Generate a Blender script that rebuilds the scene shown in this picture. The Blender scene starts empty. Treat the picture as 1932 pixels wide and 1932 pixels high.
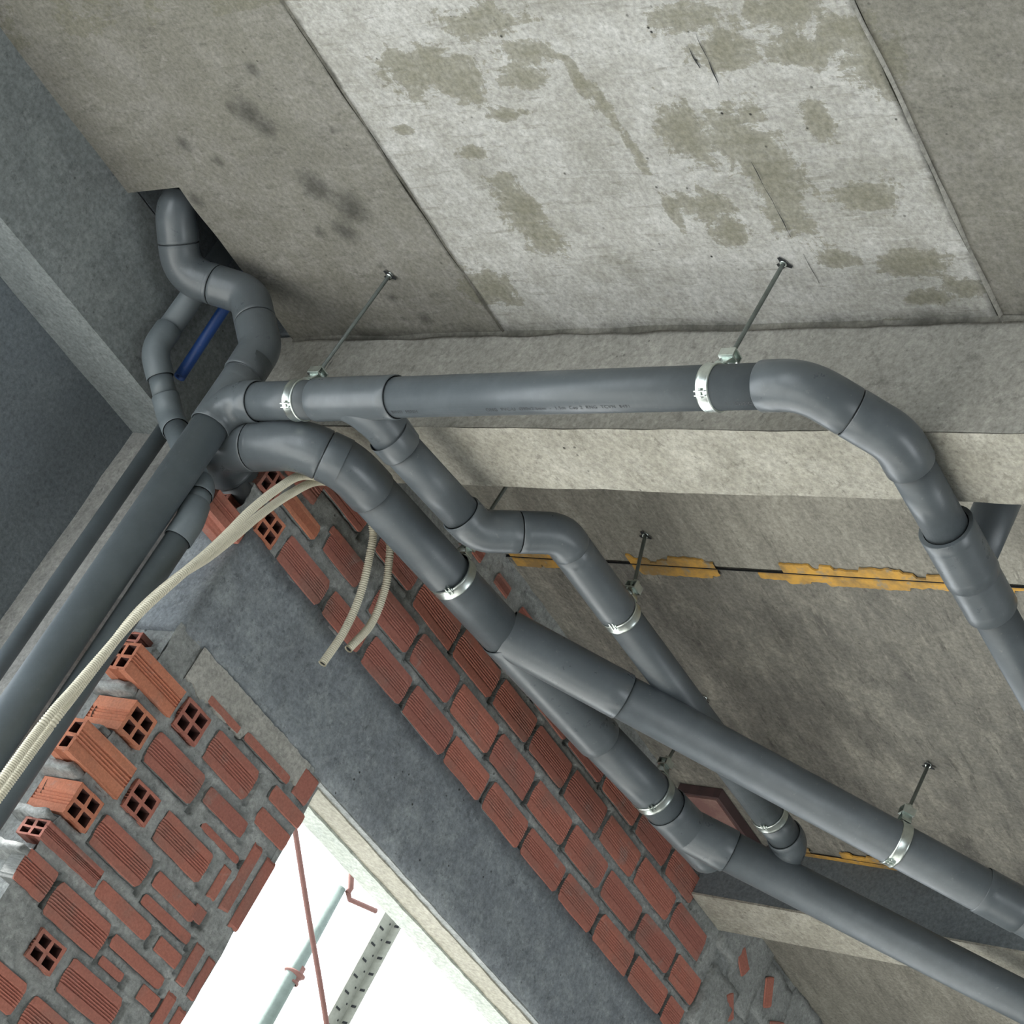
import bpy, bmesh, math, random
from mathutils import Vector, Matrix, noise
R_ = random.Random(7)
C = bpy.context.scene.collection
sc = bpy.context.scene

# ---------------------------------------------------------------- camera
cam = bpy.data.objects.new('camera', bpy.data.cameras.new('camera'))
C.objects.link(cam)
# rows: image right, image down, view direction, in world axes (X away along the brick wall, Y along the near beam, Z up)
right = Vector((0.4670, -0.7699, 0.4349)); down = Vector((0.6513, -0.0331, -0.7581))
right.normalize(); down = (down - right * down.dot(right)).normalized(); fwd = right.cross(down)
cam.matrix_world = Matrix(((right.x, -down.x, -fwd.x, 0), (right.y, -down.y, -fwd.y, 0), (right.z, -down.z, -fwd.z, 1.5), (0, 0, 0, 1)))
cam.data.sensor_width = 36; cam.data.lens = 4000 / 1932 * 36
cam.data.clip_start = .05; cam.data.clip_end = 200
sc.camera = cam
# ---------------------------------------------------------------- sky and exposure
W = bpy.data.worlds.new('overcast_sky'); sc.world = W; W.use_nodes = True
bg = W.node_tree.nodes['Background']; bg.inputs[0].default_value = (.90, .96, 1.0, 1); bg.inputs[1].default_value = 4.2
sc.view_settings.view_transform = 'Standard'; sc.view_settings.look = 'None'
sc.view_settings.gamma = 1; sc.view_settings.use_curve_mapping = False
sc.view_settings.exposure = -0.08
sun = bpy.data.lights.new('hazy_sun', 'SUN'); sun.energy = 22.0; sun.angle = math.radians(8); sun.color = (1.0, .985, .96)
so = bpy.data.objects.new('hazy_sun', sun); C.objects.link(so)       # falls through the openings of the far side on to the floor
so.rotation_euler = Vector((.36, -.64, -.68)).to_track_quat('-Z', 'Y').to_euler()

# ---------------------------------------------------------------- materials
def mat(name):
    m = bpy.data.materials.new(name); m.use_nodes = True
    nt = m.node_tree; b = nt.nodes['Principled BSDF']
    return m, nt, b
def N(nt, t, **k):
    n = nt.nodes.new(t)
    for a, v in k.items(): setattr(n, a, v)
    return n
def coords(nt, scale=(1, 1, 1), rot=(0, 0, 0)):
    tc = N(nt, 'ShaderNodeTexCoord'); mp = N(nt, 'ShaderNodeMapping')
    mp.inputs['Scale'].default_value = scale; mp.inputs['Rotation'].default_value = rot
    nt.links.new(tc.outputs['Object'], mp.inputs[0]); return mp.outputs[0]
def nz(nt, vec, scale, detail=6, rough=.6, dist=0):
    n = N(nt, 'ShaderNodeTexNoise'); n.inputs['Scale'].default_value = scale; n.inputs['Detail'].default_value = detail
    n.inputs['Roughness'].default_value = rough; n.inputs['Distortion'].default_value = dist
    nt.links.new(vec, n.inputs['Vector']); return n.outputs['Fac']
def ramp(nt, fac, stops):
    r = N(nt, 'ShaderNodeValToRGB'); e = r.color_ramp.elements
    while len(e) < len(stops): e.new(.5)
    for k, (p, c) in enumerate(stops):
        e[k].position = p; e[k].color = (c[0], c[1], c[2], 1) if isinstance(c, tuple) else (c, c, c, 1)
    nt.links.new(fac, r.inputs[0]); return r.outputs[0]
def mix(nt, fac, a, b, mode='MIX'):
    m = N(nt, 'ShaderNodeMix'); m.data_type = 'RGBA'; m.blend_type = mode
    L = nt.links
    if isinstance(fac, (int, float)): m.inputs[0].default_value = fac
    else: L.new(fac, m.inputs[0])
    for k, v in ((6, a), (7, b)):
        if isinstance(v, tuple): m.inputs[k].default_value = (*v, 1)
        else: L.new(v, m.inputs[k])
    return m.outputs[2]
def maths(nt, op, a, b=None, c=None, clamp=False):
    m = N(nt, 'ShaderNodeMath'); m.operation = op; m.use_clamp = clamp
    for k, v in enumerate((a, b, c)):
        if v is None: continue
        if isinstance(v, (int, float)): m.inputs[k].default_value = v
        else: nt.links.new(v, m.inputs[k])
    return m.outputs[0]
def bump(nt, b, h, strength=.4, dist=.004):
    n = N(nt, 'ShaderNodeBump'); n.inputs['Strength'].default_value = strength; n.inputs['Distance'].default_value = dist
    nt.links.new(h, n.inputs['Height']); nt.links.new(n.outputs[0], b.inputs['Normal'])
def sep(nt):
    tc = N(nt, 'ShaderNodeTexCoord'); s = N(nt, 'ShaderNodeSeparateXYZ'); nt.links.new(tc.outputs['Object'], s.inputs[0]); return s.outputs

def concrete(name, base, light, dark, amount=.5, patch=3.2, grain=(1, 1, 1), streak=.35, edge=None, rough=.9, pits=.5, sharp=.06, bumps=.35, stain=None):
    """base / light laitance / dark stain; grain = direction of the board marks"""
    m, nt, b = mat(name); L = nt.links
    v = coords(nt); g = coords(nt, grain)
    p = nz(nt, v, patch, 9, .66, .35)
    pf = ramp(nt, p, [(max(0, amount - sharp), 0.), (min(1, amount + sharp), 1.)])
    col = mix(nt, pf, base, light)
    s = nz(nt, g, 14, 8, .7)
    sf = ramp(nt, s, [(.36, 0.), (.5, .5), (.62, 1.)])
    col = mix(nt, streak, col, mix(nt, sf, dark, light), 'MIX')
    blot = nz(nt, v, 2.1, 4, .6, .6)
    col = mix(nt, ramp(nt, blot, [(.52, 0.), (.78, .55)]), col, dark)
    sc_ = nz(nt, coords(nt, tuple(q * 1. for q in grain)), 60, 8, .75, .2)
    col = mix(nt, ramp(nt, sc_, [(.555, 0.), (.60, .5)]), col, light)
    col = mix(nt, ramp(nt, nz(nt, coords(nt, tuple(q * 1. for q in grain), (.1, .1, .3)), 38, 8, .75, .2), [(.565, 0.), (.62, .55)]), col, dark)
    mid = nz(nt, v, 16, 10, .74, .4)
    col = mix(nt, ramp(nt, mid, [(.46, 0.), (.53, .5)]), col, base)
    if stain:                                 # oil blotches and mould spots kept as an attribute of the soffit panels
        at = N(nt, 'ShaderNodeAttribute'); at.attribute_name = 'stain'; sp = N(nt, 'ShaderNodeSeparateColor'); L.new(at.outputs['Color'], sp.inputs[0])
        rag = maths(nt, 'ADD', maths(nt, 'MULTIPLY', maths(nt, 'SUBTRACT', nz(nt, v, 14, 12, .76, .4), .5), 2.1), maths(nt, 'MULTIPLY', maths(nt, 'SUBTRACT', nz(nt, coords(nt, (3, .35, 1)), 30, 8, .7), .5), .7))
        f1 = ramp(nt, maths(nt, 'ADD', sp.outputs[0], rag), [(.45, 0.), (.51, .58), (.9, .8)])
        col = mix(nt, f1, col, stain[0])
        f2 = ramp(nt, maths(nt, 'ADD', sp.outputs[1], maths(nt, 'MULTIPLY', maths(nt, 'SUBTRACT', nz(nt, v, 34, 8, .75), .5), .9)), [(.22, 0.), (.8, .62)])
        col = mix(nt, f2, col, stain[1])
    speck = nz(nt, v, 210, 4, .6)
    col = mix(nt, ramp(nt, speck, [(.63, 0.), (.68, .6)]), col, dark)
    fine = nz(nt, v, 90, 6, .7)
    col = mix(nt, .38, col, ramp(nt, fine, [(.3, .1), (.7, .88)]), 'OVERLAY')
    vo = N(nt, 'ShaderNodeTexVoronoi'); vo.inputs['Scale'].default_value = 26; vo.inputs['Randomness'].default_value = 1
    L.new(v, vo.inputs['Vector'])
    pit = ramp(nt, vo.outputs['Distance'], [(.05, 1.), (.10, 0.)])
    pit = maths(nt, 'MULTIPLY', pit, ramp(nt, nz(nt, v, 5, 3), [(.5, 0.), (.62, pits)]))
    col = mix(nt, pit, col, (.03, .03, .028))
    if edge:                                   # dirt that has settled along a formwork joint: (axis, position, width)
        for ax, pos, wid in edge:
            c = sep(nt)[ax]
            d = maths(nt, 'ABSOLUTE', maths(nt, 'SUBTRACT', maths(nt, 'ADD', c, maths(nt, 'MULTIPLY', maths(nt, 'SUBTRACT', nz(nt, v, 9, 6, .7), .5), wid * 1.4)), pos))
            f = ramp(nt, maths(nt, 'DIVIDE', d, wid * 2), [(.05, .8), (.5, 0.)])
            f = maths(nt, 'MULTIPLY', f, ramp(nt, nz(nt, v, 6, 5, .7), [(.35, .2), (.6, 1.)]))
            col = mix(nt, f, col, (.035, .035, .03))
    L.new(col, b.inputs['Base Color']); b.inputs['Roughness'].default_value = rough
    b.inputs['Specular IOR Level'].default_value = .25
    h = maths(nt, 'ADD', maths(nt, 'MULTIPLY', s, .6), maths(nt, 'MULTIPLY', fine, .35))
    h = maths(nt, 'SUBTRACT', h, maths(nt, 'MULTIPLY', pit, 1.2))
    bump(nt, b, h, bumps, .004)
    return m

M = {}
M['slab_bay'] = concrete('board_marked_concrete', (0.326, 0.322, 0.296), (0.459, 0.459, 0.443), (0.200, 0.196, 0.165), amount=.47, patch=5, grain=(1.6, .18, 1), streak=.28, edge=[(0, 2.660, .05), (1, 3.150, .010), (1, 1.902, .014)], pits=1., sharp=.05, stain=((.175, .168, .122), (.04, .04, .034)))
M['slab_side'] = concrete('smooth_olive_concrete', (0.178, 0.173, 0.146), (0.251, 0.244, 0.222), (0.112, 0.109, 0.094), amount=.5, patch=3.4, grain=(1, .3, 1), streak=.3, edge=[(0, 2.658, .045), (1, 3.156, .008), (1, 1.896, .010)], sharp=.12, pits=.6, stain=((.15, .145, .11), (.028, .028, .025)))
M['slab_far'] = concrete('dull_concrete', (0.230, 0.221, 0.190), (0.340, 0.327, 0.283), (0.111, 0.106, 0.093), amount=.53, patch=4, grain=(.25, 1.2, 1), streak=.5, sharp=.08)
M['slab_dark'] = concrete('darker_dull_concrete', (0.167, 0.162, 0.145), (0.297, 0.284, 0.243), (0.068, 0.066, 0.061), amount=.53, patch=4.5, grain=(.25, 1.2, 1), streak=.5, sharp=.08)  # darker variant of slab_far, for the slab past the sealant joint
M['beam'] = concrete('beam_concrete', (0.289, 0.281, 0.251), (0.374, 0.365, 0.329), (0.145, 0.140, 0.126), amount=.5, patch=3, grain=(1, .5, .5), streak=.3, sharp=.12)
M['beam_light'] = concrete('pale_beam_soffit', (0.331, 0.317, 0.267), (0.446, 0.432, 0.378), (0.144, 0.137, 0.111), amount=.45, patch=7, grain=(.6, .8, 1), streak=.35, sharp=.1, pits=.8, bumps=.9)
M['beam_low'] = concrete('grey_cement_beam', (0.198, 0.221, 0.242), (0.321, 0.354, 0.366), (0.092, 0.100, 0.112), amount=.54, patch=6, streak=.3, sharp=.10, pits=.9, bumps=.6)
M['plaster'] = concrete('rough_grey_wall', (0.263, 0.263, 0.252), (0.378, 0.373, 0.347), (0.137, 0.137, 0.137), amount=.5, patch=4, streak=.3, sharp=.1, pits=.6)
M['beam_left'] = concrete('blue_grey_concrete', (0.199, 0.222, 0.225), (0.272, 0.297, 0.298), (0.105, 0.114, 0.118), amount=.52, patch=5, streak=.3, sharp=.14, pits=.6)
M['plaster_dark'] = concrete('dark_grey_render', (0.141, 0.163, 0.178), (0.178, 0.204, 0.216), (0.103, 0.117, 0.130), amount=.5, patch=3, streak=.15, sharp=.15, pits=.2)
M['mortar'] = concrete('cement_mortar', (0.268, 0.282, 0.276), (0.402, 0.418, 0.406), (0.134, 0.141, 0.141), amount=.55, patch=9, streak=.35, sharp=.12, pits=.4, bumps=1.6)
M['mortar_pale'] = concrete('pale_mortar', (.36, .36, .33), (.48, .47, .43), (.17, .17, .16), amount=.5, patch=8, streak=.35, sharp=.12, pits=.5, bumps=1.)
M['floor'] = concrete('site_floor_concrete', (.42, .42, .40), (.50, .50, .475), (.3, .295, .28))

def clay(name, c1, c2, dirt):
    m, nt, b = mat(name); L = nt.links
    v = N(nt, 'ShaderNodeNewGeometry').outputs['Position']; oi = N(nt, 'ShaderNodeObjectInfo')      # the unit brick meshes are scaled, so texture them in world metres
    col = mix(nt, oi.outputs['Random'], c1, c2)
    col = mix(nt, ramp(nt, nz(nt, v, 7, 5, .6), [(.48, 0.), (.68, .6)]), col, dirt)
    col = mix(nt, ramp(nt, nz(nt, v, 14, 6, .7, .5), [(.60, 0.), (.72, .45)]), col, (.30, .27, .25))
    col = mix(nt, .3, col, ramp(nt, nz(nt, v, 160, 4, .7), [(.3, .2), (.7, .8)]), 'OVERLAY')
    L.new(col, b.inputs['Base Color']); b.inputs['Roughness'].default_value = .88
    b.inputs['Specular IOR Level'].default_value = .2
    bump(nt, b, nz(nt, v, 160, 5, .7), .5, .0012)
    return m
M['brick'] = clay('fired_clay', (.42, .165, .122), (.33, .135, .108), (.25, .15, .125))
M['brick_new'] = clay('orange_clay', (.54, .22, .13), (.45, .17, .11), (.35, .17, .12))
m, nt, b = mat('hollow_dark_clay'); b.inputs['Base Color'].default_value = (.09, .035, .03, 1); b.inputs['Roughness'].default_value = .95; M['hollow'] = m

def pvc(name, c, rough=.38):
    m, nt, b = mat(name); L = nt.links; v = coords(nt)
    col = mix(nt, ramp(nt, nz(nt, v, 9, 5, .7), [(.45, 0.), (.8, .35)]), c, tuple(min(1, x * 1.7 + .03) for x in c))
    col = mix(nt, ramp(nt, nz(nt, v, 60, 6, .75), [(.62, 0.), (.74, .3)]), col, (.34, .34, .32))
    L.new(col, b.inputs['Base Color'])
    L.new(ramp(nt, nz(nt, v, 16, 6, .7), [(.3, rough - .06), (.7, rough + .14)]), b.inputs['Roughness'])
    b.inputs['Specular IOR Level'].default_value = .6
    bump(nt, b, nz(nt, v, 30, 3), .05, .002)
    return m
M['pvc'] = pvc('grey_pvc', (.084, .099, .109), .36)
M['pvc_fit'] = pvc('grey_pvc_fitting', (.090, .105, .115), .30)
M['pvc_lit'] = pvc('lit_grey_pvc', (.125, .15, .165), .48)  # grey PVC lightened: light on the stack and small pipes put into the colour
M['pvc_blue'] = pvc('blue_pvc', (.012, .06, .24), .4)
m, nt, b = mat('dark_joint'); b.inputs['Base Color'].default_value = (.012, .014, .016, 1); b.inputs['Roughness'].default_value = .8; M['joint'] = m
m, nt, b = mat('pipe_print'); b.inputs['Base Color'].default_value = (.045, .05, .056, 1); b.inputs['Roughness'].default_value = .6; M['ink'] = m
def metal(name, c, rough, met=1.):
    m, nt, b = mat(name); v = coords(nt)
    nt.links.new(mix(nt, ramp(nt, nz(nt, v, 45, 5, .7), [(.4, 0.), (.7, .5)]), c, tuple(x * .55 for x in c)), b.inputs['Base Color'])
    b.inputs['Metallic'].default_value = met; b.inputs['Roughness'].default_value = rough
    return m
M['zinc'] = metal('zinc_plated_steel', (.74, .80, .76), .33)
M['rod'] = metal('threaded_steel', (.25, .28, .27), .5)
M['rust'] = metal('rusty_steel', (.20, .10, .085), .8, .2)
M['scaffold'] = metal('green_grey_scaffold_tube', (.17, .215, .195), .7, .1)
M['galv'] = metal('dusty_galvanised_steel', (.27, .28, .24), .7, .1)
m, nt, b = mat('cream_conduit'); v = coords(nt)
nt.links.new(mix(nt, ramp(nt, nz(nt, v, 12, 5), [(.4, 0.), (.7, .6)]), (.66, .62, .49), (.52, .49, .38)), b.inputs['Base Color']); b.inputs['Roughness'].default_value = .5; M['conduit'] = m
m, nt, b = mat('yellow_sealant'); v = coords(nt)
c_ = mix(nt, ramp(nt, nz(nt, v, 9, 6, .7), [(.42, 0.), (.6, 1.)]), (.56, .31, .055), (.27, .17, .06))
c_ = mix(nt, ramp(nt, nz(nt, v, 22, 6, .7), [(.55, 0.), (.66, .9)]), c_, (.24, .22, .17))
nt.links.new(c_, b.inputs['Base Color']); b.inputs['Roughness'].default_value = .8; M['yellow'] = m
m, nt, b = mat('red_brown_plywood'); v = coords(nt, (1, 6, 1))
nt.links.new(mix(nt, ramp(nt, nz(nt, v, 5, 6), [(.3, 0.), (.7, 1.)]), (.05, .032, .034), (.09, .05, .05)), b.inputs['Base Color']); b.inputs['Roughness'].default_value = .75; M['ply'] = m
m, nt, b = mat('worn_red_plywood'); v = coords(nt)
nt.links.new(mix(nt, ramp(nt, nz(nt, v, 12, 6, .7), [(.4, 0.), (.65, 1.)]), (.20, .105, .095), (.30, .19, .16)), b.inputs['Base Color']); b.inputs['Roughness'].default_value = .75; M['ply_red'] = m
M['dark'] = bpy.data.materials.new('shaft_shade'); M['dark'].use_nodes = True
M['dark'].node_tree.nodes['Principled BSDF'].inputs['Base Color'].default_value = (.04, .045, .05, 1)  # near-black colour stands in for the shade inside the shaft
M['paint_white'] = concrete('weathered_white_plaster', (0.409, 0.436, 0.383), (0.515, 0.541, 0.495), (0.251, 0.297, 0.264), amount=.45, patch=12, streak=.3, pits=.3)
M['beige'] = concrete('beige_render', (0.338, 0.324, 0.266), (0.389, 0.374, 0.317), (0.274, 0.259, 0.216), amount=.5, patch=6, streak=.15, pits=.1)

# ---------------------------------------------------------------- object helpers
def obj(name, me, m, parent=None, smooth=False):
    if isinstance(me, bmesh.types.BMesh):
        bm = me; me = bpy.data.meshes.new(name); bm.to_mesh(me); bm.free()
    ms = m if isinstance(m, (list, tuple)) else [m]
    if not me.materials:
        for x in ms: me.materials.append(x)
    if smooth:
        for p in me.polygons: p.use_smooth = True
    o = bpy.data.objects.new(name, me); C.objects.link(o)
    if parent: o.parent = parent
    return o
def tag(o, label, cat, group=None, kind=None):
    o['label'] = label; o['category'] = cat
    if group: o['group'] = group
    if kind: o['kind'] = kind
    return o
def thing(name, label, cat, loc=(0, 0, 0), group=None):
    o = bpy.data.objects.new(name, None); C.objects.link(o); o.location = loc; o.empty_display_size = .1
    return tag(o, label, cat, group)
def local(o, parent):                         # keep world-coordinate meshes under an Empty that sits at the thing's base
    o.matrix_parent_inverse = Matrix.Translation(-Vector(parent.location)); return o
def part(name, me, m, parent, smooth=False): return local(obj(name, me, m, parent, smooth), parent)
def struct(name, me, m, smooth=False):
    o = obj(name, me, m, None, smooth); o['kind'] = 'structure'; return o
def box(bm, x0, y0, z0, x1, y1, z1, mi=0):
    v = [bm.verts.new((x, y, z)) for x in (x0, x1) for y in (y0, y1) for z in (z0, z1)]
    for f in ((0, 1, 3, 2), (4, 6, 7, 5), (0, 4, 5, 1), (2, 3, 7, 6), (0, 2, 6, 4), (1, 5, 7, 3)):
        bm.faces.new([v[k] for k in f]).material_index = mi
def boxm(*a): bm = bmesh.new(); box(bm, *a); return bm
def rough_box(x0, y0, z0, x1, y1, z1, step=.05, amp=.003, seed=0, scale=9):
    """a box whose faces are gridded and slightly uneven"""
    bm = bmesh.new(); box(bm, x0, y0, z0, x1, y1, z1)
    for ax, (a, b_) in enumerate(((x0, x1), (y0, y1), (z0, z1))):
        n = max(1, min(110, int((b_ - a) / step)))
        for k in range(1, n):
            co = [0, 0, 0]; co[ax] = a + (b_ - a) * k / n; no = [0, 0, 0]; no[ax] = 1
            bmesh.ops.bisect_plane(bm, geom=bm.verts[:] + bm.edges[:] + bm.faces[:], plane_co=co, plane_no=no)
    for v in bm.verts:
        p = v.co * scale + Vector((seed, seed * .3, 0)); d = noise.noise_vector(p) * amp + noise.noise_vector(p * 4) * amp * .35
        v.co += d
    return bm

# ---- swept tubes
def frames(P):
    T = []
    for i in range(len(P)):
        a = P[max(0, i - 1)]; b_ = P[min(len(P) - 1, i + 1)]; T.append((b_ - a).normalized())
    u = T[0].orthogonal().normalized(); U = [u]
    for i in range(1, len(P)):
        u = U[-1] - T[i] * U[-1].dot(T[i]); U.append(u.normalized())
    return T, U
def sweep(bm, P, Rr, n=28, cap=True, mi=0):
    P = [Vector(p) for p in P]; T, U = frames(P)
    if not isinstance(Rr, (list, tuple)): Rr = [Rr] * len(P)
    rings = []
    for p, t, u, r in zip(P, T, U, Rr):
        w = t.cross(u)
        rings.append([bm.verts.new(p + (u * math.cos(a) + w * math.sin(a)) * r) for a in (2 * math.pi * k / n for k in range(n))])
    for a, b_ in zip(rings, rings[1:]):
        for k in range(n):
            f = bm.faces.new((a[k], a[(k + 1) % n], b_[(k + 1) % n], b_[k])); f.smooth = True; f.material_index = mi
    if cap:
        bm.faces.new(rings[0][::-1]).material_index = mi; bm.faces.new(rings[-1]).material_index = mi
    return rings
def profile(bm, axis, prof, n=32, mi=0):
    """axis = (a, b); prof = [(distance along, radius)]: a lathed body along a straight line"""
    a, b_ = Vector(axis[0]), Vector(axis[1]); t = (b_ - a).normalized(); u = t.orthogonal().normalized(); w = t.cross(u)
    rings = [[bm.verts.new(a + t * s + (u * math.cos(q) + w * math.sin(q)) * r) for q in (2 * math.pi * k / n for k in range(n))] for s, r in prof]
    for i, (x, y) in enumerate(zip(rings, rings[1:])):
        sm = abs(prof[i][1] - prof[i + 1][1]) < .6 * abs(prof[i][0] - prof[i + 1][0])
        for k in range(n):
            f = bm.faces.new((x[k], x[(k + 1) % n], y[(k + 1) % n], y[k])); f.smooth = sm; f.material_index = mi
    return rings
def arc(A, B, D, rad, n=10):
    """rounded corner at B between A and D: returns points and the tangent lengths"""
    A, B, D = Vector(A), Vector(B), Vector(D); u = (A - B).normalized(); v = (D - B).normalized()
    ang = u.angle(v); t = rad / math.tan(ang / 2); t = min(t, .49 * (A - B).length, .49 * (D - B).length); rad = t * math.tan(ang / 2)
    c = B + (u + v).normalized() * (rad / math.sin(ang / 2)); p0, p1 = B + u * t, B + v * t
    out = []
    q0, q1 = (p0 - c), (p1 - c); th = q0.angle(q1)
    for k in range(n + 1):
        s = k / n; out.append(c + (q0 * math.sin((1 - s) * th) + q1 * math.sin(s * th)) / math.sin(th))
    return out, u, v
def straight(name, A, B, r, parent, m='pvc'):
    bm = bmesh.new(); A, B = Vector(A), Vector(B); L_ = (B - A).length
    profile(bm, (A, B), [(0, r * .9), (0, r), (L_, r), (L_, r * .9)], 40)
    return part(name, bm, M[m], parent)
def collar(bm, p, d, r, ro, length):
    """socket mouth at p opening towards d"""
    d = Vector(d).normalized(); p = Vector(p)
    profile(bm, (p - d * length, p), [(0, ro * .995), (length * .12, ro), (length - .0015, ro), (length, ro - .001), (length, r + .0022), (length - .006, r + .0022)], 40)
    profile(bm, (p - d * .007, p), [(0, r + .003), (.0012, r + .0002), (.0055, r + .0002)], 40, mi=1)
def elbow(A, B, D, r, parent, rad=.07, k=1.10, sock=.03, m='pvc_fit', name='elbow', butt=(0, 0)):
    """fitting turning at B from A to D; returns its two mouths"""
    pts, u, v = arc(A, B, D, rad); ro = r * k
    e0, e1 = pts[0] + u * sock, pts[-1] + v * sock
    if butt[0]: e0 = Vector(B) + u * ((Vector(A) - Vector(B)).length * .5 - .0015)      # two fittings pushed together half way
    if butt[1]: e1 = Vector(B) + v * ((Vector(D) - Vector(B)).length * .5 - .0015)
    bm = bmesh.new(); sweep(bm, [e0 - u * .004] + pts + [e1 - v * .004], ro, 40, cap=False)
    collar(bm, e0, u, r, ro * 1.004, sock * .96); collar(bm, e1, v, r, ro * 1.004, sock * .96)
    part(name, bm, [M[m], M['joint']], parent)
    return e0, e1

# =============================================================== SETTING
# floor and slab (the slab has a square hole by the left beam, closed above by a shaft box)
struct('floor', boxm(-4, -5, -.15, 9, 7, 0), M['floor'])
def panel(rects, z, name, m, parent, th=.03):
    bm = bmesh.new()
    for x0, x1, y0, y1 in rects: box(bm, x0, y0, z, x1, y1, z + th)
    return obj(name, bm, M[m], parent)
HX0, HX1, HY0, HY1 = 2.145, 2.66, 3.845, 4.03
cb = bmesh.new()
for r in ((-4, HX0, -5, 4.3), (HX0, 2.86, -5, HY0), (HX0, 2.86, HY1, 4.3), (HX1, 2.86, HY0, HY1), (2.86, 9, -5, 4.0)): box(cb, r[0], r[2], 4.215, r[1], r[3], 4.34)
ceiling = struct('ceiling', cb, M['plaster_dark'])  # dark colour stands in for shade on the sides of the slab hole
# where the form oil stained the soffit: (x, y, half-length, half-width) of each blotch, and round mould spots
BLOTCH = [(1.901, 2.904, 0.062, 0.119), (1.951, 2.836, 0.046, 0.079), (1.897, 2.625, 0.036, 0.074), (1.95, 2.677, 0.029, 0.063), (2.036, 2.763, 0.015, 0.059), (2.127, 2.379, 0.08, 0.053), (2.153, 2.257, 0.1, 0.068), (2.249, 2.242, 0.088, 0.069), (2.332, 2.244, 0.091, 0.058), (2.318, 2.412, 0.047, 0.061), (2.392, 2.397, 0.04, 0.049), (2.132, 2.084, 0.047, 0.033), (1.97, 2.034, 0.038, 0.073), (2.028, 1.918, 0.063, 0.061), (1.953, 2.208, 0.039, 0.066), (2.296, 2.885, 0.087, 0.056), (2.374, 2.88, 0.053, 0.056), (2.213, 2.885, 0.023, 0.041), (2.32, 2.051, 0.043, 0.066), (2.479, 2.177, 0.018, 0.07), (2.494, 2.042, 0.033, 0.078), (2.515, 3.101, 0.058, 0.068), (1.96, 2.55, 0.072, 0.017), (2.043, 2.525, 0.059, 0.017), (2.168, 2.515, 0.061, 0.015), (2.326, 2.506, 0.056, 0.015), (2.658, 2.132, 0.016, 0.035), (2.588, 2.033, 0.022, 0.045), (2.564, 1.932, 0.024, 0.055), (2.047, 3.061, 0.013, 0.028), (2.128, 2.92, 0.02, 0.041), (1.942, 1.935, 0.036, 0.08), (1.88, 2.038, 0.049, 0.092), (1.807, 2.704, 0.043, 0.111), (1.862, 2.244, 0.038, 0.066)]
SPOTS = [(2.177, 3.414, 0.05), (2.244, 3.353, 0.056), (2.313, 3.419, 0.039), (2.312, 3.499, 0.02), (1.954, 3.459, 0.044), (1.998, 3.442, 0.034), (1.84, 3.356, 0.021), (2.015, 3.727, 0.024), (2.076, 3.655, 0.017), (2.026, 3.249, 0.012), (2.181, 3.819, 0.025), (2.425, 3.383, 0.013), (1.938, 3.497, 0.022), (2.599, 3.358, 0.023), (2.526, 3.419, 0.017)]
def stain_layer(me):
    at = me.color_attributes.new('stain', 'FLOAT_COLOR', 'POINT')
    for k, v in enumerate(me.vertices):
        x, y = v.co.x, v.co.y; a = b_ = 0.
        for bx, by, rx, ry in BLOTCH:
            d = ((x - bx) / rx) ** 2 + ((y - by) / ry) ** 2
            if d < 4: a = max(a, 1 - .5 * d ** .5)
        for bx, by, r in SPOTS:
            d = ((x - bx) ** 2 + (y - by) ** 2) ** .5 / r
            if d < 1.6: b_ = max(b_, 1 - d / 1.6)
        if x < 1.7: a = max(a, .5 + noise.noise(Vector((x * 5, y * 5, 0))) * .6)
        at.data[k].color = (a, b_, 0, 1)
def uneven_panel(x0, x1, y0, y1, z, m, hole=None, seed=1, step=.06):
    """one formwork bay of the soffit: gridded plate with a ragged outline"""
    bm = bmesh.new(); nx = int((x1 - x0) / step) + 1; ny = int((y1 - y0) / step) + 1; vs = {}
    for i in range(nx + 1):
        for j in range(ny + 1):
            x = x0 + (x1 - x0) * i / nx; y = y0 + (y1 - y0) * j / ny
            dz = noise.noise(Vector((x * 3, y * 3, seed))) * .0035
            dy = noise.noise(Vector((x * 7, seed, 1))) * .006 if j in (0, ny) else 0
            vs[i, j] = bm.verts.new((x, y + dy, z + dz))
    rim = {k: bm.verts.new(v.co) for k, v in vs.items() if k[0] in (0, nx) or k[1] in (0, ny)}
    top = {k: bm.verts.new((v.co.x, v.co.y, 4.22)) for k, v in rim.items()}
    for i in range(nx):
        for j in range(ny):
            cx = x0 + (x1 - x0) * (i + .5) / nx; cy = y0 + (y1 - y0) * (j + .5) / ny
            f = bm.faces.new((vs[i, j], vs[i, j + 1], vs[i + 1, j + 1], vs[i + 1, j])); f.smooth = True
    for i in range(nx):
        for j in (0, ny): bm.faces.new((rim[i, j], rim[i + 1, j], top[i + 1, j], top[i, j]))
    for j in range(ny):
        for i in (0, nx): bm.faces.new((rim[i, j], rim[i, j + 1], top[i, j + 1], top[i, j]))
    o = obj('soffit_panel', bm, M[m], ceiling); stain_layer(o.data); return o
uneven_panel(1.3, 2.75, 1.902, 3.150, 4.190, 'slab_bay', seed=3, step=.014)
uneven_panel(-2.0, 1.297, 1.902, 3.150, 4.190, 'slab_bay', seed=3, step=.1)
uneven_panel(-2.0, 2.75, -4.5, 1.896, 4.193, 'slab_side', seed=5, step=.15)
uneven_panel(1.4, HX0 - .004, 3.156, 4.06, 4.188, 'slab_side', seed=8, step=.014)
uneven_panel(-2.0, 1.397, 3.156, 4.06, 4.188, 'slab_side', seed=8, step=.1)
uneven_panel(HX0 - .004, 2.72, 3.156, HY0, 4.188, 'slab_side', seed=8, step=.014)
uneven_panel(2.80, 3.49, -4.5, 3.80, 4.190, 'slab_far', seed=11)
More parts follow.
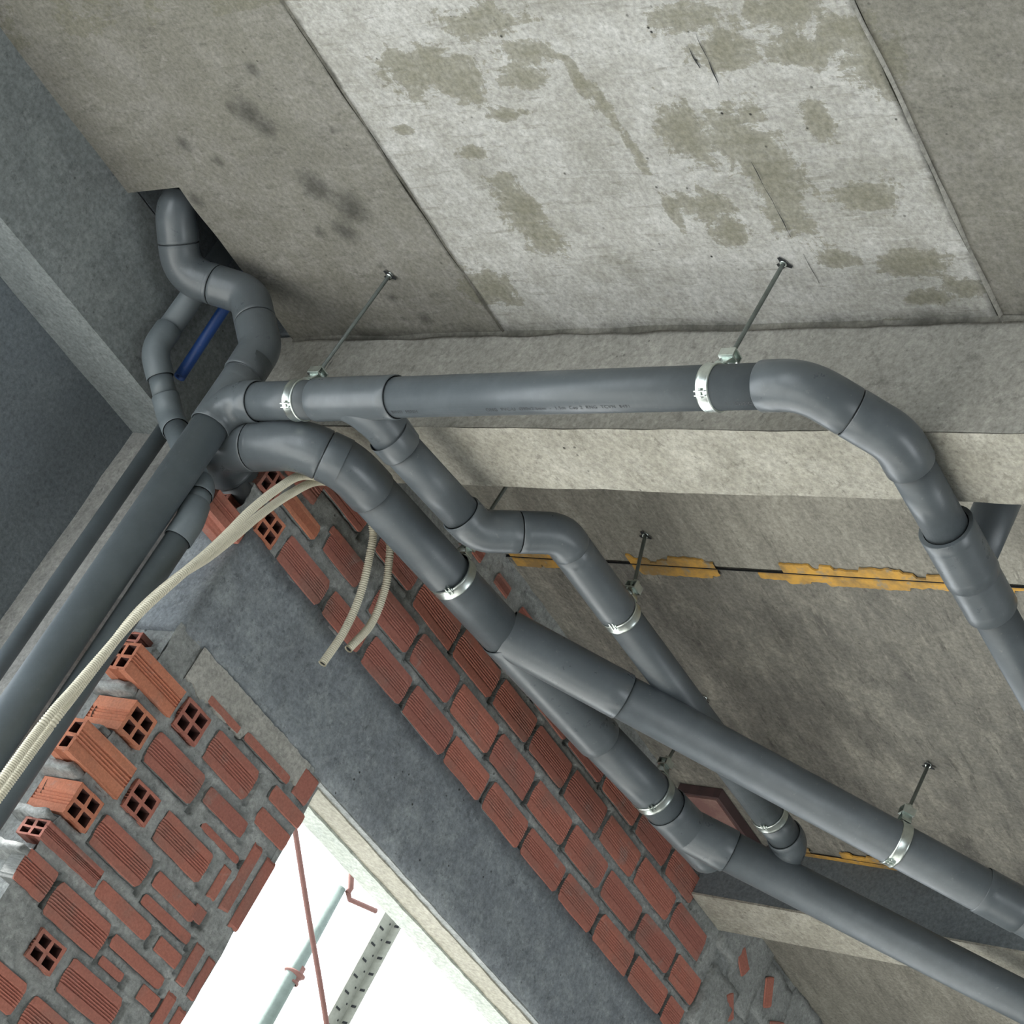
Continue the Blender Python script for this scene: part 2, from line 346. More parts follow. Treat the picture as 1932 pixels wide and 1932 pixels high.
uneven_panel(3.505, 4.93, -4.5, 3.80, 4.192, 'slab_dark', seed=14)
uneven_panel(5.0, 8.5, -4.5, 3.80, 4.10, 'slab_far', seed=17, step=.2)
# ragged cement ridges left along the formwork joints
def ridge(P, w, h, seed, m='slab_side', name='cement_ridge'):
    bm = bmesh.new(); A, B = Vector(P[0]), Vector(P[1]); n = int((B - A).length / .012); t = (B - A).normalized(); s = Vector((-t.y, t.x, 0)); prev = None
    for k in range(n + 1):
        p = A.lerp(B, k / n); q = .5 + .5 * noise.noise(Vector((k * .11, seed, 0))); ww = w * (.35 + q); hh = h * (.2 + q * 1.2)
        p = p + s * noise.noise(Vector((k * .06, seed, 5))) * w * 1.2
        row = [bm.verts.new(p - s * ww + Vector((0, 0, .003))), bm.verts.new(p - Vector((0, 0, hh))), bm.verts.new(p + s * ww + Vector((0, 0, .003)))]
        if prev:
            for i in range(2): bm.faces.new((prev[i], row[i], row[i + 1], prev[i + 1])).smooth = True
        prev = row
    return obj(name, bm, M[m], ceiling)
ridge([(1.0, 3.153, 4.190), (2.66, 3.153, 4.190)], .0045, .005, 1)
ridge([(2.653, -1.0, 4.188), (2.653, 3.84, 4.188)], .006, .012, 6, 'slab_side')
ridge([(1.0, 1.899, 4.191), (2.66, 1.899, 4.191)], .006, .007, 2, 'mortar_pale')
# dark hairline cracks in the board-marked bay
def crack(pts, w, seed):
    bm = bmesh.new(); prev = None; P = []
    for a, b_ in zip(pts, pts[1:]):
        n = max(2, int((Vector(b_) - Vector(a)).length / .012)); P += [Vector(a).lerp(Vector(b_), k / n) for k in range(n)]
    for k, p in enumerate(P):
        q = p + Vector((0, noise.noise(Vector((k * .3, seed, 0))) * .003, -.0035)); ww = w * (.3 + abs(noise.noise(Vector((k * .2, seed, 4)))) * 1.6)
        row = [bm.verts.new(q + Vector((0, -ww, 0))), bm.verts.new(q + Vector((0, ww, 0)))]
        if prev: bm.faces.new((prev[0], prev[1], row[1], row[0]))
        prev = row
    return obj('crack', bm, M['joint'], ceiling)
CR = [[(1.90, 2.235, 4.19), (2.035, 2.245, 4.19)], [(1.93, 2.265, 4.19), (1.99, 2.265, 4.19)], [(2.21, 2.262, 4.19), (2.42, 2.262, 4.19)], [(2.455, 2.255, 4.19), (2.55, 2.255, 4.19)]]
for k, c in enumerate(CR): crack(c, .0011, k)

# shaft above the hole
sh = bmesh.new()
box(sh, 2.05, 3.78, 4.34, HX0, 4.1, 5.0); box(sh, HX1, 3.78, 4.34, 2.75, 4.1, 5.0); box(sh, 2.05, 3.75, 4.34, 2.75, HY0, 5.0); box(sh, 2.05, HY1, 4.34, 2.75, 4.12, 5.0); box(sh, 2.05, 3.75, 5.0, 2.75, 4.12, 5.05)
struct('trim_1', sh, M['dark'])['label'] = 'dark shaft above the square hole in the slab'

# beams
b1 = struct('trim_2', rough_box(2.66, -4, 3.90, 2.856, 4.05, 4.20, .06, .0025, 3), M['beam']); b1['label'] = 'concrete beam crossing under the slab behind the long pipe'
bm = bmesh.new(); nx, ny = 14, 300
g = [[bm.verts.new((2.658 + .2 * i / nx + (noise.noise(Vector((j * .12, i * .1, 3))) * .004 if i in (0, nx) else 0), -2.2 + 6.15 * j / ny, 3.896 + noise.noise(Vector((i * .5, j * .3, 9))) * .0022)) for j in range(ny + 1)] for i in range(nx + 1)]
for i in range(nx):
    for j in range(ny): bm.faces.new((g[i][j], g[i][j + 1], g[i + 1][j + 1], g[i + 1][j])).smooth = True
obj('soffit_panel', bm, M['beam_light'], b1)
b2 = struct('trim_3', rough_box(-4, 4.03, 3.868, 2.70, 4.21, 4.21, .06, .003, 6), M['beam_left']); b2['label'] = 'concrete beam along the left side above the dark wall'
b3 = struct('trim_4', rough_box(4.876, -4, 4.00, 5.08, 3.66, 4.20, .06, .003, 8), M['plaster_dark']); b3['label'] = 'second concrete beam at the far right'
bm = bmesh.new(); box(bm, 4.874, -2, 3.994, 5.082, 3.66, 4.001); obj('soffit_panel', bm, M['beam_light'], b3)
b4 = struct('trim_5', rough_box(2.722, 3.66, 3.328, 7.2, 3.88, 3.634, .045, .004, 12), M['beam_low'], True); b4['label'] = 'grey concrete lintel beam between the two brick walls'
for y0, y1, z, m_, nm in ((3.664, 3.692, 3.324, 'mortar', 'cement_strip'), (3.690, 3.783, 3.3195, 'beige', 'render_strip'), (3.783, 3.872, 3.313, 'paint_white', 'plaster_strip')):
    obj(nm, rough_box(3.27, y0, z, 6.5, y1, z + .012, .03, .0018, int(y0 * 100), 22), M[m_], b4)

# unseen sides of the room, added and opened to shape the daylight
struct('wall_far', boxm(8.6, -5, 0, 8.75, 4.0, 4.3), M['plaster'])
struct('wall_behind', boxm(-4.1, -4.9, 0, -3.95, 1.6, 4.3), M['plaster'])
bm = boxm(-4, -4.9, 0, 1.5, -4.75, 4.3); box(bm, 1.5, -4.9, 0, 8.75, -4.75, 1.0); box(bm, 1.5, -4.9, 3.5, 8.75, -4.75, 4.3); box(bm, 7.6, -4.9, 1.0, 8.75, -4.75, 3.5)
struct('wall_near', bm, M['plaster'])
# left room side: dark infill wall under the left beam, return wall in the corner
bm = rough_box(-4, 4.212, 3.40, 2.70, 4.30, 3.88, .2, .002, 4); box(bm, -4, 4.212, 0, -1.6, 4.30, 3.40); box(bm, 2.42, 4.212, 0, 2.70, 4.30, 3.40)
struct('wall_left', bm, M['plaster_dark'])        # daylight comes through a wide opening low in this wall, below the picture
struct('wall_back', rough_box(2.66, 3.875, 0, 2.78, 4.24, 3.90, .045, .005, 21, 12), M['plaster'])
# ---------------------------------------------------------------- brick walls
YW = 3.66
def brick_face_mesh(L_, H, seed, ribs=True, t=.05):
    """front shell of a ribbed hollow brick: rounded, uneven outline, grooves along its length"""
    rr = random.Random(seed); bm = bmesh.new()
    if ribs: lev = [(0, .004), (.03, 0), (.26, 0), (.27, 0), (.30, .0045), (.35, 0), (.38, .0045), (.43, 0), (.46, .0045), (.51, 0), (.54, .0045), (.59, 0), (.62, .0045), (.67, 0), (.70, .0045), (.74, 0), (.76, 0), (.97, 0), (1, .004)]
    else: lev = [(0, .004), (.06, 0), (.5, 0), (.94, 0), (1, .004)]
    st = [0, .05, .22, .45, .7, .93, 1.]
    lo = [rr.uniform(0, .035) for _ in st]; hi = [rr.uniform(0, .03) for _ in st]
    lo[0] += rr.uniform(.02, .10); lo[-1] += rr.uniform(.02, .14); hi[0] += rr.uniform(.02, .09); hi[-1] += rr.uniform(.03, .16)
    G = []
    for i, s in enumerate(st):
        row = []
        for f, d in lev:
            z = H * min(max(f, lo[i] + (.002 if f > 0 else 0)), 1 - hi[i] - (.002 if f < 1 else 0)); x = L_ * s
            if i == 0: x += L_ * .018 * abs(f - .5) * 2 * rr.uniform(.6, 1.4); d = max(d, .003)
            if i == len(st) - 1: x -= L_ * .02 * abs(f - .5) * 2 * rr.uniform(.6, 1.4); d = max(d, .003)
            row.append(bm.verts.new((x, d + rr.uniform(0, .0006), z)))
        G.append(row)
    for i in range(len(st) - 1):
        for j in range(len(lev) - 1): bm.faces.new((G[i][j], G[i + 1][j], G[i + 1][j + 1], G[i][j + 1]))
    rim = [G[i][0] for i in range(len(st))] + [G[-1][j] for j in range(1, len(lev))] + [G[i][-1] for i in range(len(st) - 2, -1, -1)] + [G[0][j] for j in range(len(lev) - 2, 0, -1)]
    rim = [bm.verts.new(v.co + Vector((0, .0012, 0))) for v in rim]
    back = [bm.verts.new((v.co.x, t, v.co.z)) for v in rim]
    for k in range(len(rim)): k2 = (k + 1) % len(rim); bm.faces.new((rim[k2], rim[k], back[k], back[k2])).material_index = 1
    me = bpy.data.meshes.new('brick'); bm.to_mesh(me); bm.free(); return me
def hollow_brick(L_, H, D=None, seed=0, ribs=True):
    """whole four-hole brick lying along +X: ribbed long faces, 2 x 2 holes through its ends"""
    D = D or H; rr = random.Random(seed); bm = bmesh.new()
    side = [0, .06, .25, .30, .35, .40, .45, .50, .55, .60, .65, .70, .94, 1]; dep = [0, 0, 0, .0042, 0, .0042, 0, .0042, 0, .0042, 0, 0, 0, 0]
    ring = []
    for s, d in zip(side[:-1], dep[:-1]): ring.append((s * D, d if ribs else 0))
    for s, d in zip(side[:-1], dep[:-1]): ring.append((D - (d if ribs else 0), s * H))
    for s, d in zip(side[:-1], dep[:-1]): ring.append(((1 - s) * D, H - (d if ribs else 0)))
    for s, d in zip(side[:-1], dep[:-1]): ring.append((d if ribs else 0, (1 - s) * H))
    A = [bm.verts.new((0, y, z)) for y, z in ring]; B = [bm.verts.new((L_, y, z)) for y, z in ring]
    n = len(ring)
    for k in range(n): bm.faces.new((A[k], A[(k + 1) % n], B[(k + 1) % n], B[k]))
    w = [0, .11, .44, .56, .89, 1]
    for x, rev in ((0, False), (L_, True)):
        g = [[bm.verts.new((x, D * a, H * c)) for c in w] for a in w]; ddep = .07 if not rev else -.07
        gi = {}
        for i in range(5):
            for j in range(5):
                q = (g[i][j], g[i + 1][j], g[i + 1][j + 1], g[i][j + 1])
                if i in (1, 3) and j in (1, 3):
                    inn = [bm.verts.new((x + ddep, v.co.y, v.co.z)) for v in q]
                    for k in range(4):
                        f = bm.faces.new((q[k], q[(k + 1) % 4], inn[(k + 1) % 4], inn[k])); f.material_index = 1
                    bm.faces.new(inn).material_index = 1
                else: bm.faces.new(q if not rev else q[::-1])
    bmesh.ops.recalc_face_normals(bm, faces=bm.faces[:])
    for v in bm.verts: v.co += Vector([rr.uniform(-.0009, .0009) for _ in range(3)])
    me = bpy.data.meshes.new('brick'); bm.to_mesh(me); bm.free(); return me
MB = [brick_face_mesh(1, 1, s, True, .05) for s in range(11, 21)]          # unit meshes, scaled per brick
MS = [brick_face_mesh(1, 1, s, False, .05) for s in range(31, 37)]
for me in MB + MS: me.materials.append(M['brick']); me.materials.append(M['mortar'])
def put_brick(wall, x0, x1, z0, z1, kind='rib', out=.004, tilt=0., seed=None, m=None):
    k = R_.randrange(100) if seed is None else seed
    me = (MB if kind == 'rib' else MS)[k % (10 if kind == 'rib' else 6)]
    o = bpy.data.objects.new('brick', me); C.objects.link(o); o.parent = wall
    o.location = (x0, YW - out, z0); o.scale = (x1 - x0, 1, z1 - z0); o.rotation_euler = (0, tilt, 0)
    if m: o.material_slots[0].link = 'OBJECT'; o.material_slots[0].material = M[m]
    return o
def mortar_sheet(x0, x1, z0, z1, step, bricks, seed, amp=.004, holes=()):
    """uneven mortar face: proud in the bed joints, sunk in the head joints"""
    bm = bmesh.new(); nx = int((x1 - x0) / step); nz_ = int((z1 - z0) / step); V = []
    for i in range(nx + 1):
        col = []
        for j in range(nz_ + 1):
            x = x0 + (x1 - x0) * i / nx; z = z0 + (z1 - z0) * j / nz_; y = YW + .002
            y += noise.noise(Vector((x * 30, z * 30, seed))) * amp + noise.noise(Vector((x * 90, z * 90, seed))) * amp * .5
            for (a0, a1, c0, c1) in bricks:
                if c0 - .004 < z < c1 + .004 and (a1 + .001 < x < a1 + .015): y += .034 * min(1, max(.25, (.6 + noise.noise(Vector((a1 * 9, c0 * 9, 2)))) * 1.4))
                if a0 + .004 < x < a1 - .004 and c0 + .004 < z < c1 - .004: y += .012
            for (a0, a1, c0, c1) in holes:
                if a0 < x < a1 and c0 < z < c1: y += .10
            if i == 0: x += noise.noise(Vector((z * 14, seed, 0))) * .02
            col.append(bm.verts.new((x, y, z)))
        V.append(col)
    for i in range(nx):
        for j in range(nz_): bm.faces.new((V[i][j], V[i + 1][j], V[i + 1][j + 1], V[i][j + 1])).smooth = True
    return bm

# upper brick wall, between the lintel beam and the slab
bm = boxm(2.90, 3.705, 3.63, 7.2, 3.86, 4.2); box(bm, 2.74, 3.705, 3.63, 2.90, 3.722, 4.2)
wu = struct('wall_right', bm, M['mortar']); wu['label'] = 'brick wall between the lintel beam and the slab'
UB = []
def row(joints, z0, z1, first=None):
    for a, c in zip(joints, joints[1:]): UB.append((a + .009, c - .005, z0 - .003, z1 + .006))
row([3.225, 3.432, 3.652, 3.86, 4.082, 4.312, 4.525, 4.757, 4.985, 5.10], 3.628, 3.708)
row([3.158, 3.362, 3.578, 3.80, 4.018, 4.242, 4.47, 4.701, 4.938, 5.12], 3.740, 3.822)
row([3.278, 3.490, 3.709, 3.918, 4.137, 4.358, 4.582, 4.824, 5.05], 3.856, 3.938)
row([3.235, 3.44, 3.65, 3.85, 4.052, 4.268, 4.49, 4.70, 4.90], 3.968, 4.045)
UB += [(2.837, 3.027, 3.628, 3.708), (3.045, 3.215, 3.628, 3.706), (2.941, 3.10, 3.748, 3.818), (3.03, 3.145, 3.722, 3.822), (2.760, 2.905, 3.738, 3.782), (2.84, 3.02, 3.858, 3.925), (3.085, 3.262, 3.862, 3.935), (2.80, 3.0, 3.965, 4.04), (3.02, 3.21, 3.965, 4.04)]
UB.remove((3.03, 3.145, 3.722, 3.822))
for n_, (a, c, d, e) in enumerate(UB):
    z0 = d + R_.uniform(-.003, .003)
    put_brick(wu, a, c, z0, e + R_.uniform(-.003, .003), 'rib', R_.uniform(.003, .009), R_.uniform(-.012, .012), m='brick_new' if (a, d) in ((2.760, 3.738),) else None)
for a, c, d, e in ((2.93, 2.985, 3.795, 3.815), (3.375, 3.425, 4.10, 4.135), (3.50, 3.575, 4.10, 4.135), (3.64, 3.72, 4.10, 4.13)):
    put_brick(wu, a, c, d, e, 'rib' if d > 4 else 'plain', .006)
# rough mortar and broken pieces where the wall has been patched at its far end
for k, (x0, x1, z0, z1) in enumerate(((5.10, 5.24, 3.95, 4.19), (5.22, 5.40, 3.85, 4.12), (5.38, 5.62, 3.9, 4.08), (5.12, 5.3, 3.7, 3.9), (5.3, 5.6, 3.64, 3.86), (5.60, 5.9, 3.7, 4.1))):
    obj('mortar', rough_box(x0, 3.640 + .008 * (k % 3), z0, x1, 3.70, z1, .022, .012, 40 + k * 5, 11), M['mortar'], wu, True)
for a, c, d, e, t in ((5.20, 5.29, 3.985, 4.035, .5), (5.40, 5.50, 4.02, 4.07, 1.0), (5.24, 5.33, 3.86, 3.90, .8), (5.52, 5.58, 3.93, 4.02, 1.1)):
    put_brick(wu, a, c, d, e, 'plain', .018, t)
obj('mortar', mortar_sheet(2.665, 5.9, 3.622, 4.2, .0075, UB, 4, .0045, [(2.72, 2.805, 3.636, 3.706), (2.655, 2.738, 3.724, 3.790)]), M['mortar'], wu)
def full_brick(wall, x, y, z, L_, H, axis='x', m='brick_new', seed=0, tilt=0, D=None):
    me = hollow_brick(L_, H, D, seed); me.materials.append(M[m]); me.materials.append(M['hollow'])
    o = bpy.data.objects.new('brick', me); C.objects.link(o); o.parent = wall; o.location = (x, y, z)
    o.rotation_euler = (0, tilt, 0) if axis == 'x' else (0, tilt, math.pi / 2)      # axis y: holes face the room
    return o
full_brick(wu, 2.808, YW - .006, 3.634, .17, .074, 'y', 'brick_new', 3)
full_brick(wu, 2.742, YW - .004, 3.722, .17, .070, 'y', 'brick', 4, tilt=.0)
full_brick(wu, 2.585, YW - .01, 3.575, .13, .055, 'x', 'brick', 5, D=.09)
full_brick(wu, 2.662, YW - .008, 3.806, .18, .06, 'x', 'brick', 6, D=.09)
full_brick(wu, 2.668, YW + .06, 3.66, .12, .05, 'x', 'brick', 7, D=.09)

# lower brick wall left of the window opening
wl = struct('wall_front', boxm(2.74, 3.705, 0, 3.325, 3.86, 3.333), M['mortar']); wl['label'] = 'brick wall under the lintel beam, left of the window opening'
LBK = [('rib', 2.821, 3.013, 3.030, 3.114), ('rib', 2.965, 3.147, 3.138, 3.224), ('rib', 2.819, 3.011, 2.804, 2.886), ('rib', 2.966, 3.158, 2.914, 2.996), ('rib', 2.815, 3.012, 2.622, 2.708), ('rib', 2.958, 3.15, 2.515, 2.600), ('rib', 2.70, 2.805, 2.635, 2.715),
       ('plain', 3.034, 3.196, 3.064, 3.110), ('plain', 3.203, 3.340, 3.189, 3.232), ('plain', 3.204, 3.336, 3.121, 3.169), ('plain', 3.075, 3.231, 3.018, 3.037), ('plain', 2.912, 3.112, 2.730, 2.772), ('plain', 3.036, 3.202, 2.836, 2.877), ('plain', 3.038, 3.226, 2.789, 2.817), ('plain', 3.024, 3.222, 2.668, 2.702), ('plain', 3.140, 3.230, 2.730, 2.768),
       ('plain', 3.042, 3.235, 3.248, 3.272), ('plain', 2.89, 3.025, 3.246, 3.266), ('plain', 3.184, 3.226, 2.846, 2.884), ('plain', 3.026, 3.112, 2.622, 2.645), ('rib', 2.72, 2.90, 2.41, 2.49), ('rib', 2.92, 3.11, 2.40, 2.485), ('rib', 3.02, 3.2, 2.29, 2.375), ('rib', 2.80, 2.99, 2.29, 2.375), ('plain', 3.17, 3.24, 2.62, 2.66)]
for n_, (k, a, c, d, e) in enumerate(LBK):
    put_brick(wl, a, c, d, e, k, R_.uniform(.002, .007), R_.uniform(-.015, .015))
# soldier bricks beside the opening stand on end
for a, c, d, e in ((3.196, 3.228, 2.910, 3.000), (3.248, 3.284, 2.908, 3.094), (3.300, 3.338, 2.892, 3.092), (3.246, 3.280, 2.708, 2.816), (3.300, 3.328, 2.700, 2.812), (3.250, 3.284, 2.50, 2.69), (3.298, 3.33, 2.48, 2.68), (3.258, 3.322, 3.245, 3.322), (3.25, 3.285, 2.3, 2.48), (3.298, 3.33, 2.27, 2.46)):
    put_brick(wl, a, c, d, e, 'plain', R_.uniform(.002, .007), R_.uniform(-.02, .02))
MORT = [(a, c, d, e) for _, a, c, d, e in LBK]
obj('mortar', mortar_sheet(2.712, 3.328, 2.2, 3.335, .0075, MORT, 9, .005, [(2.70, 2.793, 3.038, 3.118), (2.844, 2.926, 3.147, 3.217), (2.70, 2.791, 2.813, 2.893), (2.846, 2.926, 2.924, 2.990), (2.844, 2.922, 2.534, 2.596)]), M['mortar'], wl)
bm = rough_box(3.318, 3.664, 2.2, 3.336, 3.86, 3.31, .03, .004, 5, 20); obj('mortar', bm, M['mortar'], wl)
# plaster smear under the beam
bm = bmesh.new(); top = []; bot = []; n = 60
for k in range(n + 1):
    x = 2.80 + .47 * k / n
    bot.append(bm.verts.new((x, YW - .003 + noise.noise(Vector((x * 30, 1, 1))) * .002, 3.262 + noise.noise(Vector((x * 26, 0, 0))) * .02 + noise.noise(Vector((x * 80, 0, 3))) * .008 + (.015 if x > 3.04 else 0) - .018)))
    top.append(bm.verts.new((x, YW - .003 + noise.noise(Vector((x * 25, 5, 1))) * .002, 3.334 + noise.noise(Vector((x * 24, 7, 0))) * .006 + noise.noise(Vector((x * 90, 7, 0))) * .003)))
back = [(bm.verts.new((b.co.x, YW + .02, b.co.z)), bm.verts.new((t.co.x, YW + .02, t.co.z))) for b, t in zip(bot, top)]
b2_ = [bm.verts.new(v.co) for v in bot]; t2_ = [bm.verts.new(v.co) for v in top]
for k in range(n):
    bm.faces.new((bot[k], bot[k + 1], top[k + 1], top[k])).smooth = True
    bm.faces.new((back[k][0], back[k + 1][0], b2_[k + 1], b2_[k])); bm.faces.new((t2_[k], t2_[k + 1], back[k + 1][1], back[k][1]))
obj('plaster_smear', bm, M['mortar_pale'], wl)
# four-hole bricks: headers showing their holes, stretchers toothed out of the wall end
full_brick(wl, 2.796, YW - .012, 3.038, .13, .080, 'y', 'brick_new', 11, D=.082)
full_brick(wl, 2.930, YW - .006, 3.143, .13, .078, 'y', 'brick', 12, D=.090)
full_brick(wl, 2.794, YW - .012, 2.813, .13, .080, 'y', 'brick_new', 13, D=.082)
full_brick(wl, 2.930, YW - .006, 2.920, .13, .074, 'y', 'brick', 14, D=.088)
full_brick(wl, 2.926, YW - .006, 2.530, .13, .070, 'y', 'brick', 15, D=.086)
full_brick(wl, 2.640, YW - .012, 3.146, .178, .074, 'x', 'brick_new', 16, D=.085)
full_brick(wl, 2.632, YW - .012, 2.920, .186, .084, 'x', 'brick_new', 17, D=.085)
full_brick(wl, 2.700, YW - .008, 2.740, .198, .043, 'x', 'brick', 18, D=.085)
full_brick(wl, 2.700, YW + .09, 3.24, .18, .05, 'x', 'brick', 20, D=.085)
# uneven mortar beds on the open wall end
for k, (z, x) in enumerate(((3.132, 2.69), (3.02, 2.70), (2.905, 2.68), (2.795, 2.70), (2.70, 2.69), (3.235, 2.70))):
    bm = rough_box(x - .01, YW + .004, z - .008, 2.80, YW + .15, z + .010, .015, .007, k * 3.3, 25); obj('mortar', bm, M['mortar'], wl, True)

# pier right of the opening (outside the picture), keeps the beam carried
bm = boxm(5.6, 3.67, 0, 7.2, 3.86, 3.33); box(bm, 7.2, 3.66, 0, 8.75, 3.9, 4.3); struct('wall_side', bm, M['plaster'])

# yellow sealant along the slab joints
def sealant(x, y0, y1, z, seed, w=.045, gaps=()):
    """flat torn strips of sealant either side of the open joint"""
    bm = bmesh.new(); n = int((y1 - y0) / .006)
    for side in (-1, 1):
        prev = None
        for k in range(n + 1):
            y = y0 + (y1 - y0) * k / n; q = noise.noise(Vector((y * 9, seed + side * 3, 0))); q2 = noise.noise(Vector((y * 45, seed + side * 3, 2)))
            ww = w * (.75 + .25 * (1 if q > 0 else -.4) + q2 * .22) * (1 if q > -.30 else .35)
            if any(a < y < b_ and (sd == side or sd == 0) for a, b_, sd in gaps) or q < -.42: prev = None; continue
            rowv = [bm.verts.new((x + side * .0025, y, z - .001)), bm.verts.new((x + side * .005, y, z - .0035)), bm.verts.new((x + side * (.0025 + ww), y, z - .0035)), bm.verts.new((x + side * (.004 + ww), y, z + .001))]
            if prev:
                for i in range(3): bm.faces.new((prev[i], rowv[i], rowv[i + 1], prev[i + 1]))
            prev = rowv
    return obj('sealant_strip', bm, M['yellow'], ceiling)
sealant(3.497, 1.75, 3.64, 4.1875, 2, .034, [(2.86, 2.97, 0), (2.78, 2.86, -1), (3.24, 3.36, 0), (2.05, 2.2, -1)])
bm = boxm(3.4962, -2, 4.185, 3.4978, 3.66, 4.19); obj('open_joint', bm, M['joint'], ceiling)
sealant(4.858, 2.75, 3.42, 4.188, 7, .030, [(3.2, 3.3, -1)])
# plywood-lined box-out in the slab, by the far end of the brick wall
bo = boxm(4.562, 3.480, 4.158, 4.856, 3.632, 4.189)

# =============================================================== PIPES
r90, r114 = .045, .057
# ---- network A: vertical stack, long run under the near beam, branch behind the beam
SX, SY = 2.475, 3.665
Z1 = lambda y: 3.803 + (SY - y) * .029
net = thing('drainage_pipe', 'grey drainage stack with the long horizontal run and its kinked branch', 'pipe', (SX, SY, 0))
straight('pipe', (SX, SY, 0), (SX, SY, 3.745), r90, net, 'pvc_lit')
straight('pipe', (SX, SY, 3.86), (SX, SY, 3.94), r90, net)
# sweep tee where the long run joins the stack
def sleeve(bm, A, B, r, k=1.10):
    A, B = Vector(A), Vector(B); d = (B - A).normalized(); L_ = (B - A).length; ro = r * k
    profile(bm, (A, B), [(.003, ro), (L_ - .003, ro)], 40)
    collar(bm, A, -d, r, ro * 1.004, min(.03, L_ * .4)); collar(bm, B, d, r, ro * 1.004, min(.03, L_ * .4))
zt = Z1(SY)
bm = bmesh.new(); sleeve(bm, (SX, SY, 3.725), (SX, SY, 3.885), r90)
pts, u, v = arc((SX, SY, 3.55), (SX, SY, zt), (SX, 3.3, Z1(3.3)), .075)
mouth = Vector((SX, SY - .105, Z1(SY - .105)))
sweep(bm, pts + [mouth + Vector((0, .004, 0))], r90 * 1.1, 40, False); collar(bm, mouth, (0, -1, .029), r90, r90 * 1.105, .035)
part('tee_fitting', bm, [M['pvc_fit'], M['joint']], net)
# upper offset of the stack up into the slab hole
V4_, V3_, V2_, V1_, V0_ = Vector((SX, 3.675, 3.980)), Vector((2.43, 3.775, 4.113)), Vector((2.345, 3.945, 4.110)), Vector((2.222, 3.935, 4.200)), Vector((2.20, 3.935, 4.35))
e = elbow((SX, SY, 3.794), V4_, V3_, r90, net, .07, 1.12, .012, butt=(1, 1))
e2 = elbow(V4_, V3_, V2_, r90, net, .065, 1.12, .012, butt=(1, 1))
e3 = elbow(V3_, V2_, V1_, r90, net, .075, 1.12, .012, butt=(1, 1))
e4 = elbow(V2_, V1_, V0_, r90, net, .06, 1.12, .01, butt=(1, 0))
straight('pipe', e[1], e2[0], r90 * 1.02, net); straight('pipe', e2[1], e3[0], r90 * 1.02, net); straight('pipe', e3[1], e4[0], r90 * 1.02, net)
straight('pipe', e4[1], e4[1] + (V0_ - V1_).normalized() * .35, r90, net)
# long run
Ya, Yb = SY - .105, 2.145
straight('pipe', (SX, Ya + .02, Z1(Ya + .02)), (SX, 3.36, Z1(3.36)), r90, net)
longp = straight('pipe', (SX, 3.16, Z1(3.16)), (SX, Yb, Z1(Yb)), r90, net)
# branch tee under it
TY = 3.245
BR0 = Vector((SX, TY, Z1(TY))); BR1 = Vector((2.905, 3.165, 3.800)); BRm = Vector((SX + .04, TY - .03, Z1(TY) - .02))
bm = bmesh.new(); sleeve(bm, (SX, 3.375, Z1(3.375)), (SX, 3.135, Z1(3.135)), r90)
d1 = (BR1 - Vector((2.56, 3.205, 3.795))).normalized()
pts, u, v = arc((SX, 3.40, Z1(3.4)), (SX + .012, 3.225, Z1(3.2) - .008), Vector((2.58, 3.205, 3.790)) + d1 * .2, .09)
tm = Vector((2.615, 3.200, 3.792))
sweep(bm, pts + [tm - d1 * .004], [r90 * (.90 + .20 * min(1, k / 6)) for k in range(len(pts) + 1)], 40, False); collar(bm, tm, d1, r90, r90 * 1.105, .05)
part('tee_fitting', bm, [M['pvc_fit'], M['joint']], net)
BR2 = Vector((3.030, 3.052, 3.905)); BR3 = Vector((4.28, 3.070, 3.952))
e = elbow(tm, BR1, BR2, r90, net, .085, 1.11, .03, butt=(0, 1)); straight('pipe', tm, e[0], r90, net)
e2 = elbow(BR1, BR2, BR3, r90, net, .075, 1.11, .02, butt=(1, 0)); straight('pipe', e[1], e2[0], r90, net)
d3 = (BR3 - BR2).normalized(); Kc = BR2 + d3 * .30
straight('pipe', e2[1] - d3 * .01, Kc, r90, net)
bm = bmesh.new(); sleeve(bm, e2[1], Kc, r90, 1.09); part('coupling', bm, [M['pvc_fit'], M['joint']], net)
straight('pipe', Kc - d3 * .02, BR3, r90, net)
e3 = elbow(BR3 - d3 * .3, BR3 + d3 * .15, BR3 + d3 * .17 + Vector((.0, .10, -.12)), r90, net, .06, 1.12, .02)
straight('pipe', BR3 - d3 * .01, e3[0], r90, net)
# right end: two 45-degree elbows, then away under the beam
Q0, Q1, Q2, Q3 = Vector((SX, 2.4, Z1(2.4))), Vector((SX, 2.115, Z1(2.115))), Vector((2.628, 1.985, 3.852)), Vector((3.6, 1.975, 3.862))
e = elbow(Q0, Q1, Q2, r90, net, .10, 1.12, .045, butt=(0, 1)); e2 = elbow(Q1, Q2, Q3, r90, net, .085, 1.12, .04, butt=(1, 0))
straight('pipe', e[1] - (e2[0] - e[1]).normalized() * .01, e2[0] + (e2[0] - e[1]).normalized() * .01, r90, net); straight('pipe', e2[1], (2.90, 1.982, 3.855), r90, net)
d4 = (Q3 - Q2).normalized()
bm = bmesh.new(); S0 = Vector((2.885, 1.982, 3.855)); sleeve(bm, S0, S0 + d4 * .15, r90, 1.26); sleeve(bm, S0 + d4 * .06, S0 + d4 * .26, r90 * 1.08, 1.12); part('coupling', bm, [M['pvc_fit'], M['joint']], net)
Q4 = Vector((4.5, 1.972, 3.872)); e = elbow(Q3, Q4, Q4 + Vector((.01, 0, .3)), r90, net, .07, 1.1, .03); straight('pipe', S0 + d4 * .2, e[0], r90, net); straight('pipe', e[1], Q4 + Vector((.01, 0, .32)), r90, net)

